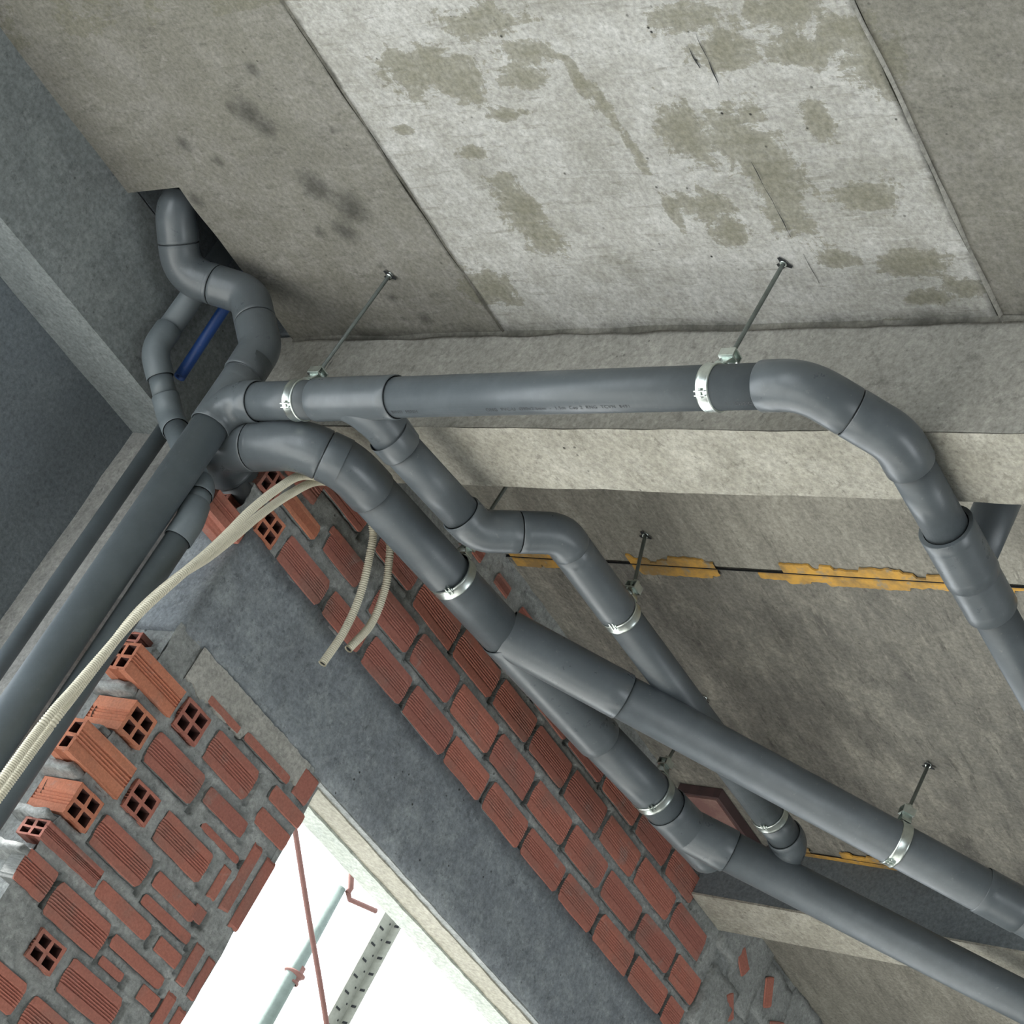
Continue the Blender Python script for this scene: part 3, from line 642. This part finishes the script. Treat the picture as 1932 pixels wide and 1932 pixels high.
# ---- network B: thicker pipe from behind the stack, forked twice
VX, VY = 2.565, 3.735
netb = thing('drainage_pipe', 'thicker grey drainage pipe in front of the brick wall, forking twice to the right', 'pipe', (VX, VY, 3.7))
zb = 3.74
T0 = Vector((VX, VY, zb)); T1 = Vector((2.562, 3.455, 3.755)); T2 = Vector((2.650, 3.372, 3.766)); T3 = Vector((3.60, 3.335, 3.826)); T4 = Vector((4.235, 3.296, 3.865))
e0 = elbow((2.80, VY, zb + .005), T0, T1, r114, netb, .08, 1.06, .01, butt=(0, 1))
e1 = elbow(T0, T1, T2, r114, netb, .12, 1.06, .018, butt=(1, 1)); e2 = elbow(T1, T2, T3, r114, netb, .12, 1.06, .05, butt=(1, 0))
straight('pipe', (2.95, VY, zb + .005), e0[0], r114, netb); straight('pipe', e0[1], e1[0], r114 * .98, netb); straight('pipe', e1[1], e2[0], r114, netb)
FK1 = Vector((3.375, 3.3435, 3.811)); dA = (T3 - T2).normalized(); dB = (T4 - T3).normalized()
straight('pipe', e2[1], FK1, r114, netb)
# first fork
bm = bmesh.new(); k0 = FK1 - dA * .06; k1 = FK1 + dA * .42
sleeve(bm, k0, k1, r114, 1.07)
P3a0 = Vector((3.575, 3.125, 3.830)); dF = (Vector((4.250, 2.560, 3.880)) - P3a0).normalized()
fk = P3a0 - dF * .26
sweep(bm, [P3a0 - dF * .335, P3a0 - dF * .004], r114 * 1.07, 40, False); collar(bm, P3a0, dF, r114, r114 * 1.075, .05)
part('wye_fitting', bm, [M['pvc_fit'], M['joint']], netb)
A_end = Vector((4.335, 2.488, 3.884)) + dF * 2.2
straight('pipe', P3a0 - dF * .02, A_end, r114, netb)
bm = bmesh.new(); cc = P3a0 + dF * 1.03; sleeve(bm, cc, cc + dF * .12, r114, 1.05); part('coupling', bm, [M['pvc_fit'], M['joint']], netb)
# second fork
straight('pipe', k1 - dA * .02, T4, r114, netb)
FK2 = T4 - dB * .10
bm = bmesh.new(); sleeve(bm, FK2, FK2 + dB * .25, r114, 1.07)
P3b0 = Vector((4.335, 3.205, 3.852)); dG = Vector((.69, -.715, .03)).normalized(); P3b0 = FK2 + dB * .12 + dG * .13
sweep(bm, [FK2 + dB * .12 - dG * .01, P3b0 - dG * .004], r114 * 1.07, 40, False); collar(bm, P3b0, dG, r114, r114 * 1.075, .05)
part('wye_fitting', bm, [M['pvc_fit'], M['joint']], netb)
straight('pipe', P3b0 - dG * .02, P3b0 + dG * 3.2, r114, netb)
bm = bmesh.new(); profile(bm, (FK2 + dB * .235, FK2 + dB * .28), [(0, r114 * .2), (.002, r114 * .98), (.025, r114 * .98), (.03, r114 * .9), (.031, .001)], 32); part('end_cap', bm, M['pvc_fit'], netb)

# ---- thin offset pipe behind the stack, small straight riser, blue water pipe, pipe at the right edge
n3 = thing('drainage_pipe', 'small grey pipe bending beside the blue pipe and crossing behind the stack', 'pipe', (2.545, 3.622, 0))
rs = .030
a0, a1, a2, a3, a4 = Vector((2.42, 3.97, 4.60)), Vector((2.42, 3.97, 3.925)), Vector((2.525, 3.90, 3.800)), Vector((2.548, 3.66, 3.600)), Vector((2.545, 3.622, 3.50))
e = elbow(a0, a1, a2, rs, n3, .08, 1.14, .04, 'pvc_lit'); e2 = elbow(a1, a2, a3, rs, n3, .08, 1.12, .03, 'pvc_lit'); e3 = elbow(a2, a3, a4, rs, n3, .05, 1.1, .01, 'pvc_lit')
straight('pipe', a0, e[0], rs, n3, 'pvc_lit'); straight('pipe', e[1], e2[0], rs, n3, 'pvc_lit'); straight('pipe', e2[1], e3[0], rs, n3, 'pvc_lit')
e4 = elbow(a3, a4, (2.545, 3.622, 2.5), rs, n3, .05, 1.14, .045, 'pvc_lit'); straight('pipe', e3[1], e4[0], rs, n3, 'pvc_lit'); straight('pipe', e4[1], (2.545, 3.622, 0), rs, n3, 'pvc_lit')
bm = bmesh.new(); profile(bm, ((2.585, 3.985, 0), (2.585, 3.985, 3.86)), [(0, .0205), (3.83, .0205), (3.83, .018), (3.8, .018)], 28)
tag(obj('riser_pipe', bm, M['pvc_lit']), 'thin straight dark grey riser left of the big stack', 'pipe')
bp = thing('water_pipe', 'blue plastic pipe with an open lower end hanging from the slab hole', 'pipe', (2.514, 3.95, 3.92))
bm = bmesh.new(); profile(bm, ((2.513, 3.952, 3.922), (2.495, 3.955, 4.5)), [(0.03, .0105), (0, .0105), (0, .0145), (.57, .0145)], 28); part('pipe', bm, M['pvc_blue'], bp)
bm = bmesh.new(); profile(bm, ((2.512, 3.952, 3.945), (2.5119, 3.952, 3.947)), [(0, .0001), (.001, .0106), (.002, .0001)], 20); part('bore', bm, M['joint'], bp)
straight('pipe', (3.02, 1.985, 3.86), (3.035, 1.99, 4.195), r90, net)

# ---- print on the long run
def wrap_text(txt, y_start, phi0, size):
    cu = bpy.data.curves.new('pipe_print', 'FONT'); cu.body = txt; cu.size = size; cu.space_character = 1.12
    t = bpy.data.objects.new('tmp', cu); C.objects.link(t); dg = bpy.context.evaluated_depsgraph_get()
    me = bpy.data.meshes.new_from_object(t.evaluated_get(dg)); bpy.data.objects.remove(t)
    rr = r90 + .0006
    for v_ in me.vertices:
        y = y_start - v_.co.x; ph = phi0 + v_.co.y / rr
        v_.co = (SX - math.cos(ph) * rr, y, Z1(y) + math.sin(ph) * rr)
    me.materials.clear()
    for p in me.polygons: p.material_index = 0
    o = obj('pipe_print', me, M['ink'], net); return local(o, net)
wrap_text('UA  BINH  MINH', 3.150, math.radians(-94), .0125)
wrap_text('ONG  PVC-U  Ø90x2.6mm  -  1.5m  Cap 2  RNG  TCVN  8491', 2.86, math.radians(-94), .0125)
wrap_text('2 : 2022/OK', 2.27, math.radians(-94), .0125)

# ---------------------------------------------------------------- hangers
def hanger(P, d, r, top, label, rodr=.0050, bracket=True, anchor=True, side=None, group='pipe hangers on threaded rods'):
    """P centre of the band on the pipe, d pipe direction, top = where the rod enters the slab"""
    P = Vector(P); d = Vector(d).normalized(); top = Vector(top) if top else None
    t = thing('pipe_hanger', label, 'pipe hanger', P, group)
    bm = bmesh.new(); w = .0145; ro = r + .0028
    profile(bm, (P - d * w, P + d * w), [(0, r + .0004), (0, ro), (.002, ro + .0014), (.005, ro + .0004), (.011, ro), (.018, ro), (.024, ro + .0004), (.027, ro + .0014), (.029, ro), (.029, r + .0004)], 48)
    band = part('clamp_band', bm, M['zinc'], t)
    up = Vector((0, 0, 1)); up = (up - d * up.dot(d)).normalized(); s = d.cross(up).normalized()
    # split lug with its screw
    q = side if side is not None else -s
    q = Vector(q).normalized(); tg = d.cross(q)
    bm = bmesh.new(); c = P + q * (r + .004)
    for k in (-1, 1):
        mtx = Matrix((( d.x, q.x, tg.x, 0), (d.y, q.y, tg.y, 0), (d.z, q.z, tg.z, 0), (0, 0, 0, 1))); mtx.translation = c + tg * k * .0045
        bmesh.ops.create_cube(bm, size=1, matrix=mtx @ Matrix.Diagonal((.024, .011, .0022, 1)))
    obj('lug', bm, M['zinc'], band)
    bm = bmesh.new(); profile(bm, (c - tg * .010, c + tg * .010), [(0, .0001), (0, .004), (.004, .004), (.004, .002), (.017, .002), (.017, .0035), (.02, .0035), (.02, .0001)], 8); obj('screw', bm, M['zinc'], band)
    if bracket:
        # bent saddle plate above the band, carrying a square boss and a nut
        bm = bmesh.new(); b0 = P + up * (r + .002)
        mtx = lambda o: Matrix(((d.x, s.x, up.x, o.x), (d.y, s.y, up.y, o.y), (d.z, s.z, up.z, o.z), (0, 0, 0, 1)))
        bmesh.ops.create_cube(bm, size=1, matrix=mtx(b0 + up * .004) @ Matrix.Diagonal((.028, .036, .003, 1)))
        for k in (-1, 1):
            bmesh.ops.create_cube(bm, size=1, matrix=mtx(b0 + up * .015 + s * k * .012) @ Matrix.Rotation(k * .5, 4, 'X') @ Matrix.Diagonal((.026, .0025, .024, 1)))
        bmesh.ops.create_cube(bm, size=1, matrix=mtx(b0 + up * .027) @ Matrix.Diagonal((.034, .030, .003, 1)))
        bmesh.ops.create_cube(bm, size=1, matrix=mtx(b0 + up * .044) @ Matrix.Diagonal((.034, .030, .003, 1)))
        for k in (-1, 1): bmesh.ops.create_cube(bm, size=1, matrix=mtx(b0 + up * .0355 + s * k * .014) @ Matrix.Diagonal((.034, .0025, .017, 1)))
        sad = part('saddle', bm, M['zinc'], t)
        bm = bmesh.new(); profile(bm, (b0 + up * .0455, b0 + up * .055), [(0, .0001), (0, .0095), (.009, .0095), (.009, .0001)], 6); obj('nut', bm, M['zinc'], sad)
        st = b0 + up * .030
    else: st = P + up * (r + .002)
    if top:
        bm = bmesh.new(); L_ = (top - st).length; n = int(L_ / .0022); pr = []
        for k in range(n + 1): pr.append((L_ * k / n, rodr * (1.0 if k % 2 else .86)))
        profile(bm, (st, top), pr, 12); part('threaded_rod', bm, M['rod'], t)
        if anchor:
            bm = bmesh.new(); dd = (top - st).normalized(); profile(bm, (top - dd * .006, top + dd * .012), [(0, rodr), (0, .0075), (.018, .0075)], 20); part('anchor', bm, M['zinc'], t)
            bm = bmesh.new(); n = 16; ring = []
            for k in range(n):
                a = 2 * math.pi * k / n; rr = .014 * (1 + .35 * math.sin(a * 3 + P.x * 7) + .2 * math.sin(a * 5)); ring.append(bm.verts.new((top.x + rr * math.cos(a), top.y + rr * math.sin(a), top.z - .0045)))
            bm.faces.new(ring); part('anchor_hole', bm, M['joint'], t)
    return t
hanger((SX, 3.425, Z1(3.425)), (0, -1, .029), r90, (2.454, 3.375, 4.1875), 'hanger on the long pipe beside the tee, left of the pale slab', side=(-.55, 0, -.8))
hanger((SX, 2.316, Z1(2.316)), (0, -1, .029), r90, (2.477, 2.311, 4.189), 'hanger near the right bends of the long pipe, rod in the pale slab', side=(-.55, 0, -.8))
hanger(Kc + d3 * .02, d3, r90, (3.376, 3.132, 4.189), 'hanger on the kinked branch beside the yellow sealant strip', side=(-.3, -.2, -.9))
hanger((3.075, 3.347, 3.792), dA, r114, (3.085, 3.345, 4.19), 'bright clamp on the thick pipe before its first fork', side=(-.2, -.5, -.85), group='hangers of the thick pipe')
hanger(T4 - dB * .17, dB, r114, (4.09, 3.31, 4.189), 'bright clamp on the thick pipe before its second fork', side=(-.2, -.5, -.85), group='hangers of the thick pipe')
hanger(P3a0 + dF * .785, dF, r114, (4.292, 2.696, 4.190), 'wide bright clamp on the upper right thick pipe with a short rod', side=(-.2, -.2, -.95), group='hangers of the thick pipe')
hanger(BR3 - d3 * .02, d3, r90, None, 'small clamp low on the branch pipe, seen between the two thick pipes', side=(-.3, -.2, -.9))

# ---------------------------------------------------------------- corrugated conduits
def catmull(P, step=.002):
    P = [Vector(p) for p in P]; Q = [P[0] * 2 - P[1]] + P + [P[-1] * 2 - P[-2]]; out = []
    for i in range(1, len(Q) - 2):
        a, b_, c, d = Q[i - 1], Q[i], Q[i + 1], Q[i + 2]; n = max(2, int((c - b_).length / step))
        for k in range(n):
            t = k / n; out.append(.5 * ((2 * b_) + (c - a) * t + (2 * a - 5 * b_ + 4 * c - d) * t * t + (3 * b_ - a - 3 * c + d) * t ** 3))
    out.append(P[-1]); return out
def conduit(P, label, r=.0105):
    pts = catmull(P, .0013); t = thing('corrugated_conduit', label, 'conduit', P[0], 'cream corrugated conduits')
    rad = [r if (k // 2) % 2 else r * .80 for k in range(len(pts))]
    bm = bmesh.new(); sweep(bm, pts, rad, 14, cap=False); sweep(bm, pts[::-1][:12], r * .75, 14, cap=False); part('sheath', bm, M['conduit'], t)
    bm = bmesh.new(); e = pts[-3]; dr = (pts[-1] - pts[-3]).normalized(); profile(bm, (e, e + dr * .001), [(0, .0001), (.0002, r * .74), (.0004, .0001)], 14); part('bore', bm, M['joint'], t)
    return t
conduit([(2.43, 3.53, 2.30), (2.445, 3.53, 2.62), (2.456, 3.53, 2.869), (2.471, 3.53, 2.979), (2.485, 3.53, 3.077), (2.505, 3.53, 3.210), (2.538, 3.53, 3.335), (2.565, 3.53, 3.425), (2.584, 3.53, 3.500), (2.603, 3.53, 3.587), (2.634, 3.53, 3.680), (2.672, 3.53, 3.753), (2.76, 3.545, 3.815), (2.85, 3.56, 3.850), (2.92, 3.56, 3.858), (2.965, 3.555, 3.83), (2.99, 3.552, 3.785), (3.030, 3.55, 3.687), (3.047, 3.55, 3.586), (3.041, 3.55, 3.481)], 'cream corrugated conduit whose longer loose end hangs lowest before the bricks')
conduit([(2.47, 3.555, 2.30), (2.482, 3.555, 2.62), (2.491, 3.552, 2.892), (2.497, 3.552, 2.979), (2.504, 3.552, 3.079), (2.517, 3.555, 3.218), (2.553, 3.555, 3.346), (2.592, 3.552, 3.437), (2.621, 3.550, 3.525), (2.648, 3.550, 3.613), (2.685, 3.55, 3.704), (2.735, 3.55, 3.790), (2.82, 3.56, 3.845), (2.92, 3.575, 3.872), (3.00, 3.57, 3.875), (3.035, 3.56, 3.850), (3.055, 3.553, 3.815), (3.090, 3.55, 3.749), (3.109, 3.55, 3.658), (3.088, 3.55, 3.561)], 'cream corrugated conduit with its open round end showing, right of the longer one')

# plywood box-out lining as a thing on the slab
pb = thing('plywood_box', 'red-brown plywood box-out lining left in the slab behind the pipes', 'box', (4.71, 3.556, 4.15))
part('frame', bo, M['ply'], pb); part('board', boxm(4.57, 3.490, 4.1525, 4.848, 3.624, 4.159), M['ply_red'], pb)

# ---------------------------------------------------------------- outside the opening
bm = bmesh.new(); sweep(bm, catmull([(3.98, 4.45, 3.60), (4.060, 4.45, 3.547), (4.155, 4.45, 3.479), (4.293, 4.45, 3.381), (4.449, 4.45, 3.274), (4.62, 4.45, 3.15), (4.8, 4.45, 3.0)], .03), .0085, 10)
tag(obj('steel_bar', bm, M['rust']), 'thin rusty steel bar slanting across the bright opening', 'steel bar')
sp = thing('scaffold_pole', 'grey-green scaffold tube with couplers outside the opening', 'scaffold pole', (4.58, 4.7, 2.2))
bm = bmesh.new(); profile(bm, ((4.592, 4.7, 2.2), (4.575, 4.7, 3.645)), [(0, .001), (0, .024), (1.10, .024), (1.445, .020), (1.445, .001)], 20); part('tube', bm, M['scaffold'], sp)
bm = bmesh.new(); profile(bm, ((4.587, 4.7, 3.30), (4.586, 4.7, 3.36)), [(0, .024), (0, .028), (.008, .028), (.008, .025), (.02, .025), (.03, .036), (.036, .036), (.036, .025), (.06, .025)], 20); part('coupler', bm, M['rust'], sp)
bm = bmesh.new(); sweep(bm, [(4.595, 4.68, 3.645), (4.62, 4.68, 3.63), (4.73, 4.66, 3.66)], .009, 8); part('bracket', bm, M['rust'], sp)
bm = bmesh.new(); sweep(bm, [(4.597, 4.68, 3.64), (4.60, 4.68, 3.66), (4.54, 4.68, 3.73)], .010, 8); part('bracket', bm, M['rust'], sp)
pp = thing('slotted_post', 'pale slotted steel post right of the scaffold tube outside', 'steel post', (4.84, 4.7, 2.2))
bm = bmesh.new(); cx, cy, z0, z1 = 4.84, 4.7, 2.2, 3.95
box(bm, cx - .032, cy - .003, z0, cx + .032, cy, z1); box(bm, cx + .029, cy - .04, z0, cx + .032, cy, z1); part('web', bm, M['galv'], pp)
bm = bmesh.new()
for k in range(28):
    z = 3.95 - .06 * k
    box(bm, cx - .022, cy - .0045, z - .0035, cx + .000, cy - .0025, z + .0035); box(bm, cx + .0275, cy - .032, z - .030, cx + .0292, cy - .012, z - .022)
    box(bm, cx + .012, cy - .0045, z - .032, cx + .017, cy - .0025, z - .026)
part('slots', bm, M['joint'], pp)['kind'] = 'stuff'
